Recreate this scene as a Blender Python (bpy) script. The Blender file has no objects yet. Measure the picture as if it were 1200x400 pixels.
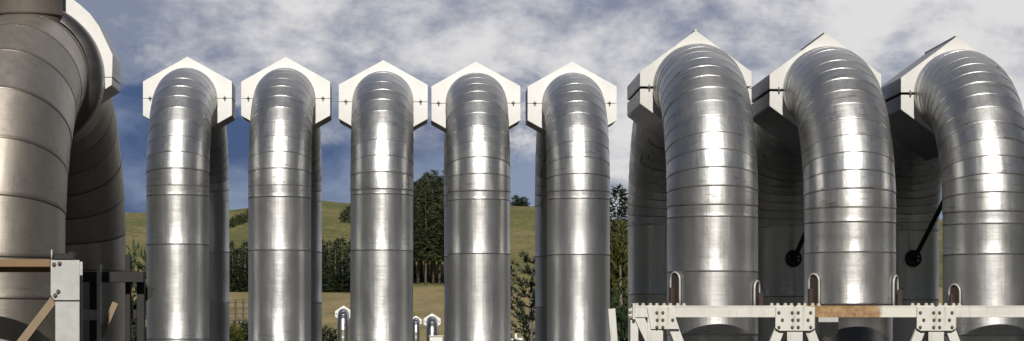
import bpy, bmesh, math, random
from mathutils import Vector, Matrix, noise as mn

random.seed(7)
PI = math.pi
R = math.radians
scene = bpy.context.scene
COL = scene.collection

# ------------------------------------------------------------------ camera
F = 2628.0          # focal length in photo pixels (photo is 1200 x 400)
VX, HY = 485.0, 390.0
CZ = 1.7
cam_d = bpy.data.cameras.new('camera')
cam = bpy.data.objects.new('camera', cam_d)
COL.objects.link(cam)
cam.location = (0, 0, CZ)
cam.rotation_euler = (R(90), 0, 0)
cam_d.sensor_width = 36.0
cam_d.lens = 36.0 * F / 1200.0
cam_d.shift_x = (600 - VX) / 1200.0
cam_d.shift_y = (HY - 200) / 1200.0
cam_d.clip_start = 0.5
cam_d.clip_end = 8000
scene.camera = cam


def X(px, Y): return (px - VX) * Y / F
def Z(py, Y): return CZ + (HY - py) * Y / F


# ------------------------------------------------------------------ objects
def obj(name, me, mat, parent=None, loc=None):
    o = bpy.data.objects.new(name, me)
    COL.objects.link(o)
    if mat is not None and not me.materials:
        me.materials.append(mat)
    if parent is not None:
        o.parent = parent
    if loc is not None:
        o.location = loc
    return o


def thing(name, label, cat, loc=(0, 0, 0), group=None, rz=0):
    o = bpy.data.objects.new(name, None)
    COL.objects.link(o)
    o.empty_display_size = 0.3
    o.location = loc
    o.rotation_euler = (0, 0, rz)
    tag(o, label, cat, group)
    return o


def tag(o, label, cat, group=None):
    o['label'] = label
    o['category'] = cat
    if group:
        o['group'] = group
    return o


def structure(o):
    o['kind'] = 'structure'
    return o


def bm_mesh(bm, name, smooth=False):
    me = bpy.data.meshes.new(name)
    bmesh.ops.recalc_face_normals(bm, faces=bm.faces)
    bm.to_mesh(me)
    bm.free()
    if smooth:
        for p in me.polygons:
            p.use_smooth = True
    return me


def add_box(bm, c, s, rot=None, bevel=0.0):
    tmp = bmesh.new()
    bmesh.ops.create_cube(tmp, size=1.0)
    for v in tmp.verts:
        v.co = Vector((v.co.x * s[0], v.co.y * s[1], v.co.z * s[2]))
    if bevel:
        bmesh.ops.bevel(tmp, geom=list(tmp.edges), offset=bevel, segments=1, affect='EDGES')
    m = Matrix.Translation(Vector(c))
    if rot is not None:
        m = m @ rot
    merge(bm, tmp, m)


def merge(bm, tmp, m):
    vs = {}
    for v in tmp.verts:
        vs[v] = bm.verts.new(m @ v.co)
    for f in tmp.faces:
        bm.faces.new([vs[v] for v in f.verts])
    tmp.free()


def add_bar(bm, a, b, w, d, bevel=0.0, up=(0, 1, 0)):
    """rectangular bar from a to b; w = width across, d = depth along `up`"""
    a, b = Vector(a), Vector(b)
    t = (b - a)
    L = t.length
    t.normalize()
    u = Vector(up)
    u = (u - t * u.dot(t)).normalized()
    s = t.cross(u)
    m = Matrix((s, u, t)).transposed().to_4x4()
    add_box(bm, (a + b) / 2, (w, d, L), m, bevel)


def add_angle(bm, a, b, w, d, th, up=(0, 1, 0)):
    """channel section bar (a web and two flanges)"""
    a, b = Vector(a), Vector(b)
    t = (b - a).normalized()
    u = Vector(up)
    u = (u - t * u.dot(t)).normalized()
    s = t.cross(u)
    add_bar(bm, a, b, w, th, 0, up)
    for k in (-1, 1):
        o = s * k * (w / 2 - th / 2) + u * (d / 2 + th / 2 + 0.0005)
        add_bar(bm, a + o, b + o, th, d, 0, up)


def add_tube(bm, pts, rad, n=8, cap=True):
    pts = [Vector(p) for p in pts]
    if not isinstance(rad, (list, tuple)):
        rad = [rad] * len(pts)
    rings = []
    ref = None
    for i, p in enumerate(pts):
        if i == 0:
            t = pts[1] - pts[0]
        elif i == len(pts) - 1:
            t = pts[-1] - pts[-2]
        else:
            t = pts[i + 1] - pts[i - 1]
        t.normalize()
        if ref is None:
            ref = Vector((1, 0, 0)) if abs(t.x) < 0.8 else Vector((0, 1, 0))
        ref = (ref - t * ref.dot(t)).normalized()
        bi = t.cross(ref)
        rings.append([bm.verts.new(p + (ref * math.cos(2 * PI * k / n) + bi * math.sin(2 * PI * k / n)) * rad[i])
                      for k in range(n)])
    for i in range(len(rings) - 1):
        for k in range(n):
            bm.faces.new([rings[i][k], rings[i][(k + 1) % n], rings[i + 1][(k + 1) % n], rings[i + 1][k]])
    if cap:
        bm.faces.new(rings[0])
        bm.faces.new(rings[-1])


def add_prism(bm, poly, y0, y1):
    """poly of (x, z) extruded from y0 to y1"""
    a = [bm.verts.new((p[0], y0, p[1])) for p in poly]
    b = [bm.verts.new((p[0], y1, p[1])) for p in poly]
    n = len(poly)
    bm.faces.new(a)
    bm.faces.new(b)
    for i in range(n):
        bm.faces.new([a[i], a[(i + 1) % n], b[(i + 1) % n], b[i]])


# ------------------------------------------------------------------ materials
def new_mat(name):
    m = bpy.data.materials.new(name)
    m.use_nodes = True
    nt = m.node_tree
    nt.nodes.clear()
    out = nt.nodes.new('ShaderNodeOutputMaterial')
    b = nt.nodes.new('ShaderNodeBsdfPrincipled')
    nt.links.new(b.outputs[0], out.inputs[0])
    return m, nt, b


def nd(nt, t, **kw):
    n = nt.nodes.new(t)
    for k, v in kw.items():
        setattr(n, k, v)
    return n


def noise_node(nt, vec, scale, detail=4, rough=0.55, dist=0.0):
    n = nd(nt, 'ShaderNodeTexNoise')
    n.inputs['Scale'].default_value = scale
    n.inputs['Detail'].default_value = detail
    n.inputs['Roughness'].default_value = rough
    n.inputs['Distortion'].default_value = dist
    if vec is not None:
        nt.links.new(vec, n.inputs['Vector'])
    return n.outputs['Fac']


def mapping(nt, vec, scale=(1, 1, 1), loc=(0, 0, 0)):
    m = nd(nt, 'ShaderNodeMapping')
    m.inputs['Scale'].default_value = scale
    m.inputs['Location'].default_value = loc
    nt.links.new(vec, m.inputs['Vector'])
    return m.outputs[0]


def mrange(nt, val, a, b, c, d, smooth=False):
    m = nd(nt, 'ShaderNodeMapRange')
    if smooth:
        m.interpolation_type = 'SMOOTHSTEP'
    nt.links.new(val, m.inputs['Value'])
    for k, v in zip(('From Min', 'From Max', 'To Min', 'To Max'), (a, b, c, d)):
        m.inputs[k].default_value = v
    return m.outputs['Result']


def math_node(nt, op, a, b=None):
    m = nd(nt, 'ShaderNodeMath', operation=op)
    for i, v in enumerate((a, b)):
        if v is None:
            continue
        if isinstance(v, (int, float)):
            m.inputs[i].default_value = v
        else:
            nt.links.new(v, m.inputs[i])
    return m.outputs[0]


def mixc(nt, fac, a, b, blend='MIX'):
    m = nd(nt, 'ShaderNodeMix', data_type='RGBA', blend_type=blend)
    for s, v in ((m.inputs[0], fac), (m.inputs[6], a), (m.inputs[7], b)):
        if isinstance(v, (int, float)):
            s.default_value = v
        elif isinstance(v, (tuple, list)):
            s.default_value = (*v, 1) if len(v) == 3 else v
        else:
            nt.links.new(v, s)
    return m.outputs[2]


def bump(nt, b, height, strength, dist, normal=None):
    n = nd(nt, 'ShaderNodeBump')
    n.inputs['Strength'].default_value = strength
    n.inputs['Distance'].default_value = dist
    nt.links.new(height, n.inputs['Height'])
    if normal is not None:
        nt.links.new(normal, n.inputs['Normal'])
    if b is not None:
        nt.links.new(n.outputs[0], b.inputs['Normal'])
    return n.outputs[0]


def cladding(name, col, rough, aniso, stain=(0.10, 0.075, 0.05), stain_amt=0.6, dent=1.15, var=0.20, dirt=0.35, metal=1.0, ripple_amt=0.25, seam_dirt=0.06):
    """rolled aluminium sheet: tone per sheet, dents, handling marks, stains under the laps"""
    m, nt, b = new_mat(name)
    tc = nd(nt, 'ShaderNodeTexCoord')
    oi = nd(nt, 'ShaderNodeObjectInfo')
    comb = nd(nt, 'ShaderNodeVectorMath', operation='ADD')
    nt.links.new(tc.outputs['Object'], comb.inputs[0])
    rs = nd(nt, 'ShaderNodeVectorMath', operation='SCALE')
    rs.inputs[0].default_value = (31, 17, 53)
    nt.links.new(oi.outputs['Random'], rs.inputs['Scale'])
    nt.links.new(rs.outputs[0], comb.inputs[1])
    P = comb.outputs[0]
    at = nd(nt, 'ShaderNodeAttribute', attribute_name='tone')
    tone = at.outputs['Fac']
    al = nd(nt, 'ShaderNodeAttribute', attribute_name='lap')     # 0 at the lap, 1 away from it
    # colour
    n1 = noise_node(nt, P, 2.2, 5, 0.6)
    c1 = mixc(nt, mrange(nt, n1, 0.35, 0.7, 0, 1), tuple(x * 0.92 for x in col), col)
    tv = mrange(nt, tone, 0, 1, 1 - var, 1.0)
    cv = nd(nt, 'ShaderNodeCombineXYZ')
    for i in range(3):
        nt.links.new(tv, cv.inputs[i])
    c2 = mixc(nt, 1.0, c1, cv.outputs[0], 'MULTIPLY')
    streak = noise_node(nt, mapping(nt, P, (9, 9, 0.35)), 2.0, 4, 0.6)
    c3 = mixc(nt, mrange(nt, streak, 0.56, 0.8, 0, dirt), c2, (0.20, 0.185, 0.165))
    spots = noise_node(nt, mapping(nt, P, (4.5, 4.5, 16)), 1.6, 4, 0.65)
    nearlap = mrange(nt, al.outputs['Fac'], 0.0, 0.35, 1.0, 0.0)
    sm = math_node(nt, 'MULTIPLY', mrange(nt, spots, 0.60, 0.70, 0, stain_amt), nearlap)
    c4 = mixc(nt, sm, c3, stain)
    nt.links.new(c4, b.inputs['Base Color'])
    b.inputs['Metallic'].default_value = metal
    # roughness
    n2 = noise_node(nt, mapping(nt, P, (1, 1, 0.6)), 5.0, 6, 0.65)
    r0 = mrange(nt, n2, 0.25, 0.75, rough - 0.05, rough + 0.07)
    r1 = math_node(nt, 'ADD', r0, mrange(nt, tone, 0, 1, 0.05, -0.05))
    r2 = math_node(nt, 'ADD', r1, math_node(nt, 'MULTIPLY', sm, 0.3))
    nt.links.new(r2, b.inputs['Roughness'])
    b.inputs['Anisotropic'].default_value = aniso
    tg = nd(nt, 'ShaderNodeTangent', direction_type='UV_MAP')
    tg.uv_map = 'UVMap'
    nt.links.new(tg.outputs[0], b.inputs['Tangent'])
    # dents
    uvn = nd(nt, 'ShaderNodeUVMap')
    uvn.uv_map = 'UVMap'
    su = nd(nt, 'ShaderNodeSeparateXYZ')
    nt.links.new(uvn.outputs[0], su.inputs[0])
    cu = nd(nt, 'ShaderNodeCombineXYZ')
    nt.links.new(su.outputs[0], cu.inputs[0])
    nt.links.new(su.outputs[1], cu.inputs[1])
    nt.links.new(math_node(nt, 'ADD', math_node(nt, 'MULTIPLY', tone, 40.0), math_node(nt, 'MULTIPLY', oi.outputs['Random'], 70.0)), cu.inputs[2])
    U = cu.outputs[0]
    d1 = noise_node(nt, mapping(nt, P, (1, 1, 0.55)), 1.7, 2, 0.5)
    d2 = noise_node(nt, P, 8.0, 3, 0.6, 0.6)
    flats = noise_node(nt, mapping(nt, U, (0.35, 15, 1)), 1.0, 3, 0.55)      # rolled flats running along the pipe
    ripple = noise_node(nt, mapping(nt, U, (16, 3.0, 1)), 1.0, 3, 0.6)       # creases running round the pipe
    nb = bump(nt, None, d1, 0.45 * dent, 0.035)
    nb = bump(nt, None, flats, 0.30 * dent, 0.020, nb)
    nb = bump(nt, None, ripple, ripple_amt, 0.006, nb)
    bump(nt, b, d2, 0.25 * dent, 0.006, nb)
    # dark strokes of grime below the laps
    strokes = noise_node(nt, mapping(nt, U, (26, 9, 1)), 1.0, 3, 0.6)
    sm2 = math_node(nt, 'MULTIPLY', mrange(nt, strokes, 0.60, 0.70, 0, stain_amt), mrange(nt, al.outputs['Fac'], 0.02, 0.2, 1.0, 0.15))
    c5 = mixc(nt, sm2, c4, stain)
    edge = mrange(nt, al.outputs['Fac'], 0.0, 0.05, seam_dirt, 0.0)
    c6 = mixc(nt, edge, c5, stain)
    nt.links.new(c6, b.inputs['Base Color'])
    return m


def painted(name, col, rough=0.5, dirtcol=(0.25, 0.22, 0.18), dirt=0.35, scale=3.0, metal=0.0, bumpy=0.1, vstreak=True):
    m, nt, b = new_mat(name)
    tc = nd(nt, 'ShaderNodeTexCoord')
    P = tc.outputs['Object']
    n1 = noise_node(nt, P, scale, 5, 0.6)
    c = mixc(nt, mrange(nt, n1, 0.3, 0.75, 0, 1), tuple(x * 0.86 for x in col), col)
    n2 = noise_node(nt, mapping(nt, P, (5, 5, 0.5) if vstreak else (2, 2, 2)), scale, 5, 0.65)
    c = mixc(nt, mrange(nt, n2, 0.55, 0.8, 0, dirt), c, dirtcol)
    nt.links.new(c, b.inputs['Base Color'])
    b.inputs['Metallic'].default_value = metal
    nt.links.new(mrange(nt, n1, 0.2, 0.8, rough - 0.07, rough + 0.1), b.inputs['Roughness'])
    if bumpy:
        bump(nt, b, noise_node(nt, P, scale * 3, 4, 0.6), bumpy, 0.01)
    return m


M = {}
M['clad'] = cladding('bright_aluminium_cladding', (0.70, 0.70, 0.70), 0.395, 0.34, metal=0.95)
M['clad_big'] = cladding('grey_aluminium_cladding', (0.66, 0.66, 0.655), 0.405, 0.34, metal=0.95, stain_amt=0.6)
M['clad_dull'] = cladding('dull_brown_cladding', (0.45, 0.41, 0.36), 0.46, 0.35, metal=0.88, stain=(0.08, 0.07, 0.055), stain_amt=0.5, dent=0.6, dirt=0.6, seam_dirt=0.8)
M['clad_far'] = cladding('distant_aluminium_cladding', (0.6, 0.6, 0.6), 0.35, 0.2, dent=0.3)
M['white'] = painted('white_paint_and_sunlit_face', (0.80, 0.795, 0.78), 0.5, (0.45, 0.41, 0.35), 0.22, 2.2, bumpy=0.06)  # white paint, and box fronts with sunlit brightness put in the colour
M['white_grey'] = painted('greyish_sunlit_face', (0.66, 0.655, 0.635), 0.45, (0.33, 0.31, 0.28), 0.35, 2.0, bumpy=0.06)  # metal box fronts, sunlight put into the colour
M['box_metal'] = painted('box_sheet_metal', (0.36, 0.36, 0.365), 0.38, (0.2, 0.18, 0.16), 0.5, 3, metal=1.0)
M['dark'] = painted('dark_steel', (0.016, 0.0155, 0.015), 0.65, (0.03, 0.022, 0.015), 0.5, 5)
M['riser'] = painted('brown_riser_paint', (0.105, 0.09, 0.075), 0.7, (0.05, 0.042, 0.035), 0.6, 3)
M['clip'] = painted('dark_clip_steel', (0.09, 0.085, 0.08), 0.45, (0.12, 0.07, 0.04), 0.4, 20)
M['cream'] = painted('cream_frame_paint', (0.66, 0.655, 0.61), 0.5, (0.27, 0.19, 0.11), 0.75, 4.5, vstreak=True)
M['galv'] = painted('galvanised_steel', (0.50, 0.505, 0.49), 0.5, (0.30, 0.27, 0.22), 0.3, 9, metal=0.25)
M['rust'] = painted('rusty_steel', (0.25, 0.155, 0.08), 0.7, (0.15, 0.075, 0.035), 0.6, 7, bumpy=0.3, vstreak=False)
M['rustgrey'] = painted('weathered_brace_steel', (0.27, 0.205, 0.13), 0.65, (0.14, 0.10, 0.07), 0.5, 7, bumpy=0.2)
M['bolt'] = painted('bolt_steel', (0.10, 0.085, 0.065), 0.5, (0.2, 0.1, 0.05), 0.5, 30)
M['bolt_cream'] = painted('painted_bolt', (0.52, 0.50, 0.43), 0.5, (0.25, 0.18, 0.1), 0.5, 30)
M['brown'] = painted('brown_primer', (0.06, 0.042, 0.034), 0.6, (0.06, 0.04, 0.03), 0.6, 12)
M['bare'] = painted('bare_pipe_steel', (0.20, 0.19, 0.18), 0.38, (0.10, 0.08, 0.06), 0.5, 4, metal=0.9)


def rusty_beam_mat():
    m, nt, b = new_mat('cream_paint_with_rust_run')
    tc = nd(nt, 'ShaderNodeTexCoord')
    P = tc.outputs['Object']
    sx = nd(nt, 'ShaderNodeSeparateXYZ')
    nt.links.new(P, sx.inputs[0])
    n1 = noise_node(nt, P, 6, 5, 0.65)
    xx = math_node(nt, 'ADD', sx.outputs[0], mrange(nt, n1, 0, 1, -0.25, 0.25))
    a = mrange(nt, xx, -0.72, -0.60, 0, 1, True)
    c = mrange(nt, xx, 0.16, 0.26, 1, 0, True)
    fac = math_node(nt, 'MULTIPLY', math_node(nt, 'MULTIPLY', a, c), 0.95)
    n2 = noise_node(nt, P, 14, 5, 0.65)
    rust = mixc(nt, mrange(nt, n2, 0.35, 0.7, 0, 1), (0.20, 0.095, 0.03), (0.42, 0.27, 0.11))
    n3 = noise_node(nt, mapping(nt, P, (9, 9, 0.4)), 3, 3)
    rust = mixc(nt, mrange(nt, n3, 0.62, 0.7, 0, 0.8), rust, (0.05, 0.03, 0.02))
    cc = mixc(nt, fac, (0.64, 0.63, 0.57), rust)
    nt.links.new(cc, b.inputs['Base Color'])
    b.inputs['Roughness'].default_value = 0.55
    return m


M['beam_rust'] = rusty_beam_mat()


def leaf_mat(name, c1, c2, scale=1.2):
    m, nt, b = new_mat(name)
    tc = nd(nt, 'ShaderNodeTexCoord')
    at = nd(nt, 'ShaderNodeAttribute', attribute_name='tone')
    n = noise_node(nt, tc.outputs['Object'], scale, 3)
    f = math_node(nt, 'ADD', math_node(nt, 'MULTIPLY', n, 0.6), math_node(nt, 'MULTIPLY', at.outputs['Fac'], 0.5))
    oi = nd(nt, 'ShaderNodeObjectInfo')
    f2 = math_node(nt, 'ADD', f, mrange(nt, oi.outputs['Random'], 0, 1, -0.15, 0.15))
    c = mixc(nt, mrange(nt, f2, 0.25, 0.85, 0, 1), c1, c2)
    nt.links.new(c, b.inputs['Base Color'])
    b.inputs['Roughness'].default_value = 0.65
    b.inputs['Specular IOR Level'].default_value = 0.25
    return m


M['pine'] = leaf_mat('pine_needles', (0.016, 0.026, 0.014), (0.042, 0.058, 0.026))
M['pine_tall'] = leaf_mat('tall_pine_needles', (0.020, 0.030, 0.015), (0.055, 0.066, 0.026))
M['conifer'] = leaf_mat('near_conifer_needles', (0.012, 0.024, 0.012), (0.035, 0.055, 0.025), 4)
M['bush'] = leaf_mat('yellow_green_leaves', (0.04, 0.052, 0.012), (0.13, 0.125, 0.03), 2)
M['shrub'] = leaf_mat('dark_shrub_leaves', (0.02, 0.03, 0.012), (0.05, 0.06, 0.022))
M['bark'] = painted('bark', (0.16, 0.135, 0.11), 0.9, (0.06, 0.05, 0.04), 0.5, 3)
M['wood'] = painted('weathered_post_wood', (0.10, 0.085, 0.07), 0.8, (0.05, 0.04, 0.03), 0.5, 8)


# ------------------------------------------------------------------ terrain
SKY_PTS = [(-900, 262), (0, 252), (150, 249), (260, 247), (300, 243), (375, 235), (410, 238), (485, 236),
           (520, 238), (600, 241), (630, 242), (720, 258), (900, 262), (1200, 255), (2200, 270)]


def skyline(px):
    if px <= SKY_PTS[0][0]:
        return SKY_PTS[0][1]
    for (a, ya), (b, yb) in zip(SKY_PTS, SKY_PTS[1:]):
        if px <= b:
            t = (px - a) / (b - a)
            t = t * t * (3 - 2 * t)
            return ya + (yb - ya) * t
    return SKY_PTS[-1][1]


RIDGE = 720.0


def ground(x, y):
    if y < -50:        # unseen slope added behind the camera to darken the pipe reflections
        d = min(420.0, -50 - y)
        dx = min(300.0, max(0, abs(x - 5) - 70))
        return max(d * 0.46 * min(1, d / 50), dx * 0.36 * min(1, dx / 50)) + 2.0 * mn.noise(Vector((x / 40, y / 40, 9.1))) * min(1, d / 60)
    if y < 110:
        d = min(300.0, max(0, abs(x - 5) - 70))  # unseen flank slopes, also added to darken what the pipes reflect
        return d * 0.36 * min(1, d / 50) * max(0, min(1, (100 - y) / 40))
    f1 = min(1.0, (y - 110) / 220.0)
    z = 8.6 * f1 ** 1.2
    w = 0.0
    if y > 330:
        px = VX + x / max(y, 1) * F
        zs = Z(skyline(max(-900, min(2200, px))), RIDGE)
        t = min(1.0, (y - 330) / (RIDGE - 330))
        z += (zs - 8.6) * (t ** 0.92)
        if y > RIDGE:
            z -= (y - RIDGE) ** 1.25 * 0.006
        w = min(1, (y - 330) / 80) * (1 - min(1, max(0, (y - 560) / 150)))
        z += w * 2.0 * mn.noise(Vector((x / 60, y / 90, 1.3)))
    z += f1 * (0.35 if y < RIDGE - 60 else 0.12) * mn.noise(Vector((x / 16, y / 30, 4.1)))
    return z


def make_terrain():
    xs, ys = [], []
    x = -2500.0
    while x <= 2500:
        xs.append(x)
        ax = abs(x)
        x += 3.0 if ax < 150 else (10.0 if ax < 400 else 160.0)
    y = -2500.0
    while y <= 6000:
        ys.append(y)
        if y < -500: y += 400
        elif y < -50: y += 25
        elif y < 100: y += 12.5
        elif y < 420: y += 4
        elif y < 800: y += 8
        else: y += 400
    me = bpy.data.meshes.new('ground')
    verts, faces = [], []
    nx = len(xs)
    for yy in ys:
        for xx in xs:
            z = ground(xx, yy)
            if yy > 1500:
                z = max(z, -60)
            verts.append((xx, yy, z))
    for j in range(len(ys) - 1):
        for i in range(nx - 1):
            faces.append((j * nx + i, j * nx + i + 1, (j + 1) * nx + i + 1, (j + 1) * nx + i))
    me.from_pydata(verts, [], faces)
    for p in me.polygons:
        p.use_smooth = True
    m, nt, b = new_mat('dry_pasture')
    tc = nd(nt, 'ShaderNodeTexCoord')
    P = tc.outputs['Object']
    n1 = noise_node(nt, mapping(nt, P, (1, 0.35, 1)), 0.03, 5, 0.6)
    n2 = noise_node(nt, mapping(nt, P, (1, 0.25, 1)), 0.22, 5, 0.7)
    n3 = noise_node(nt, P, 1.3, 4, 0.7)
    green, tan, brown = (0.150, 0.165, 0.052), (0.30, 0.245, 0.115), (0.155, 0.108, 0.066)
    c = mixc(nt, mrange(nt, n1, 0.38, 0.62, 0, 1), green, tan)
    c = mixc(nt, mrange(nt, n2, 0.45, 0.75, 0, 0.75), c, brown)
    n4 = noise_node(nt, mapping(nt, P, (1, 0.4, 1)), 0.55, 6, 0.75, 0.5)
    c = mixc(nt, mrange(nt, n4, 0.47, 0.62, 0, 0.8), c, (0.064, 0.078, 0.028))
    c = mixc(nt, mrange(nt, n3, 0.35, 0.7, 0, 0.4), c, (0.07, 0.08, 0.025))
    sy = nd(nt, 'ShaderNodeSeparateXYZ')
    nt.links.new(P, sy.inputs[0])
    hay = math_node(nt, 'MULTIPLY', mrange(nt, sy.outputs[1], 120, 150, 0, 1), mrange(nt, sy.outputs[1], 318, 330, 1, 0))
    hay = math_node(nt, 'MULTIPLY', hay, mrange(nt, n2, 0.3, 0.62, 0.95, 0.35))
    c = mixc(nt, hay, c, (0.34, 0.265, 0.145))
    # dark forest tone on the added unseen slopes, keeps reflections dark
    sx = nd(nt, 'ShaderNodeSeparateXYZ')
    nt.links.new(P, sx.inputs[0])
    ax = math_node(nt, 'ABSOLUTE', sx.outputs[0])
    side = math_node(nt, 'MULTIPLY', mrange(nt, ax, 85, 95, 0, 1), mrange(nt, sx.outputs[1], 85, 95, 1, 0))
    wood = math_node(nt, 'MAXIMUM', mrange(nt, sx.outputs[1], -62, -54, 1, 0), side)  # mask of the dark tone on the added slopes
    c = mixc(nt, wood, c, mixc(nt, n2, (0.014, 0.02, 0.01), (0.035, 0.042, 0.02)))
    nt.links.new(c, b.inputs['Base Color'])
    b.inputs['Roughness'].default_value = 0.95
    b.inputs['Specular IOR Level'].default_value = 0.1
    bump(nt, b, n3, 0.5, 0.4)
    o = obj('ground', me, m)
    structure(o)
    # gravel yard, one sheet 4 mm above
    bm = bmesh.new()
    n = 40
    ring = []
    for k in range(n):
        a = 2 * PI * k / n
        ring.append(bm.verts.new((4 + 60 * math.cos(a) * (1 + .06 * math.sin(3 * a)), 34 + 52 * math.sin(a), 0.004)))
    bm.faces.new(ring)
    m, nt, b = new_mat('gravel')
    tc = nd(nt, 'ShaderNodeTexCoord')
    n1 = noise_node(nt, tc.outputs['Object'], 14, 6, 0.75)
    n2 = noise_node(nt, tc.outputs['Object'], 0.4, 4, 0.6)
    c = mixc(nt, mrange(nt, n1, 0.3, 0.7, 0, 1), (0.012, 0.012, 0.012), (0.036, 0.035, 0.034))
    c = mixc(nt, mrange(nt, n2, 0.5, 0.7, 0, 0.5), c, (0.03, 0.028, 0.025))
    nt.links.new(c, b.inputs['Base Color'])
    b.inputs['Roughness'].default_value = 0.9
    bump(nt, b, n1, 0.7, 0.03)
    structure(obj('gravel_yard', bm_mesh(bm, 'gravel_yard'), m))


make_terrain()


# ------------------------------------------------------------------ pipe loops
class Pipe:
    """sheets of cladding with a lapped lower edge, laid out along an inverted U"""

    def __init__(self, n=72):
        self.v, self.f, self.uv, self.tone, self.lap = [], [], [], [], []
        self.n = n

    def sheet(self, rings, phi0, u0):
        """rings: list of (P, B, r, lapcoord, du) from lap edge outwards"""
        n = self.n
        base = len(self.v)
        tone = random.random()
        for (P, B, r, lc, du) in rings:
            for k in range(n + 1):
                a = phi0 + 2 * PI * k / n
                rr = r + 0.007 * k / n
                self.v.append((P + (Vector((1, 0, 0)) * math.cos(a) + B * math.sin(a)) * rr)[:])
                self.lap.append(lc)
        for i in range(len(rings) - 1):
            for k in range(n):
                a = base + i * (n + 1) + k
                q = (a, a + 1, a + n + 2, a + n + 1)
                self.f.append(q)
                self.tone.append(tone)
                ua, ub = u0 + rings[i][4], u0 + rings[i + 1][4]
                self.uv += [(ua, k / n), (ua, (k + 1) / n), (ub, (k + 1) / n), (ub, k / n)]

    def mesh(self, name):
        me = bpy.data.meshes.new(name)
        me.from_pydata(self.v, [], self.f)
        uvl = me.uv_layers.new(name='UVMap')
        for i, c in enumerate(self.uv):
            uvl.data[i].uv = c
        t = me.attributes.new('tone', 'FLOAT', 'FACE')
        t.data.foreach_set('value', self.tone)
        l = me.attributes.new('lap', 'FLOAT', 'POINT')
        l.data.foreach_set('value', self.lap)
        for p in me.polygons:
            p.use_smooth = True
        return me


def lap_profile(L, r, lapw, bead):
    """(distance from lap edge, radius) pairs"""
    return [(0.0, r - 0.004), (0.0001, r + bead), (lapw, r + bead), (lapw * 1.5, r + bead * 0.25),
            (L * 0.5, r + bead * .1), (L + 0.02, r)]


def straight_leg(name, y_local, z_edges, r, Bsign, bead=0.0032, phi0=None, n=72):
    """vertical leg; z_edges from the top down; the lower edge of every sheet laps over the next"""
    p = Pipe(n)
    u = 0
    for i in range(len(z_edges) - 1):
        zt, zb = z_edges[i], z_edges[i + 1]
        L = zt - zb
        rr = r * random.uniform(0.997, 1.003)
        rings = []
        for d, rad in lap_profile(L, rr, 0.020, bead):
            d2 = min(d, L + 0.02)
            rings.append((Vector((0, y_local, zb + d2)), Vector((0, Bsign, 0)), rad, d2, d2))
        ph = (random.uniform(0, 6.28) if phi0 is None else phi0 + random.uniform(-.05, .05))
        p.sheet(rings, ph, zb)
    return p.mesh(name)


def elbow(name, cy, z0, Rb, r, th0, th1, n_g, bead=0.0045, n=72, lap_low=True):
    p = Pipe(n)
    dt = (th1 - th0) / n_g
    for i in range(n_g):
        a0, a1 = th0 + i * dt, th0 + (i + 1) * dt
        rr = r * random.uniform(0.997, 1.003)
        L = Rb * dt
        prof = [(0.0, rr - 0.003), (0.0001, rr), (0.014, rr + 0.0036), (0.02, rr + 0.0039), (L * .5, rr + .002), (L + 0.01, rr)]
        rings = []
        for d, rad in prof:
            t = min(1.0, d / L)
            # a gore is a straight piece between two mitres
            A0 = a0 if lap_low else a1
            A1 = a1 if lap_low else a0
            Bv = lambda a: Vector((0, -math.cos(a), math.sin(a)))
            C = Vector((0, cy, z0))
            P0, P1 = C + Bv(A0) * Rb, C + Bv(A1) * Rb
            Bt = Bv(A0).lerp(Bv(A1), t)
            # interpolate ring points linearly: centre and B both linear in t
            rings.append((P0.lerp(P1, t), Bt, rad, d, (i * L + (d if lap_low else L - d))))
        p.sheet(rings, random.uniform(3.6, 5.8), 0)
    return p.mesh(name)


CLIP_ME = None


def clip_mesh():
    bm = bmesh.new()
    add_box(bm, (0, 0, 0), (0.035, 0.03, 0.13), None, 0.006)
    add_box(bm, (0, -0.012, 0.012), (0.14, 0.02, 0.022), None, 0.004)
    add_box(bm, (0.02, -0.022, -0.02), (0.022, 0.03, 0.06), None, 0.004)
    return bm_mesh(bm, 'clip')


def box_half(poly, upper, y0, y1, gap=0.012, bev=0.008):
    """clip a convex (x,z) polygon at z = +-gap/2 and extrude"""
    zc = gap / 2 if upper else -gap / 2
    keep = (lambda p: p[1] >= zc) if upper else (lambda p: p[1] <= zc)
    out = []
    n = len(poly)
    for i in range(n):
        a, b = poly[i], poly[(i + 1) % n]
        if keep(a):
            out.append(a)
        if keep(a) != keep(b):
            t = (zc - a[1]) / (b[1] - a[1])
            out.append((a[0] + (b[0] - a[0]) * t, zc))
    bm = bmesh.new()
    add_prism(bm, out, y0, y1)
    bmesh.ops.bevel(bm, geom=list(bm.edges), offset=bev, segments=2, affect='EDGES')
    return bm


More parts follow.
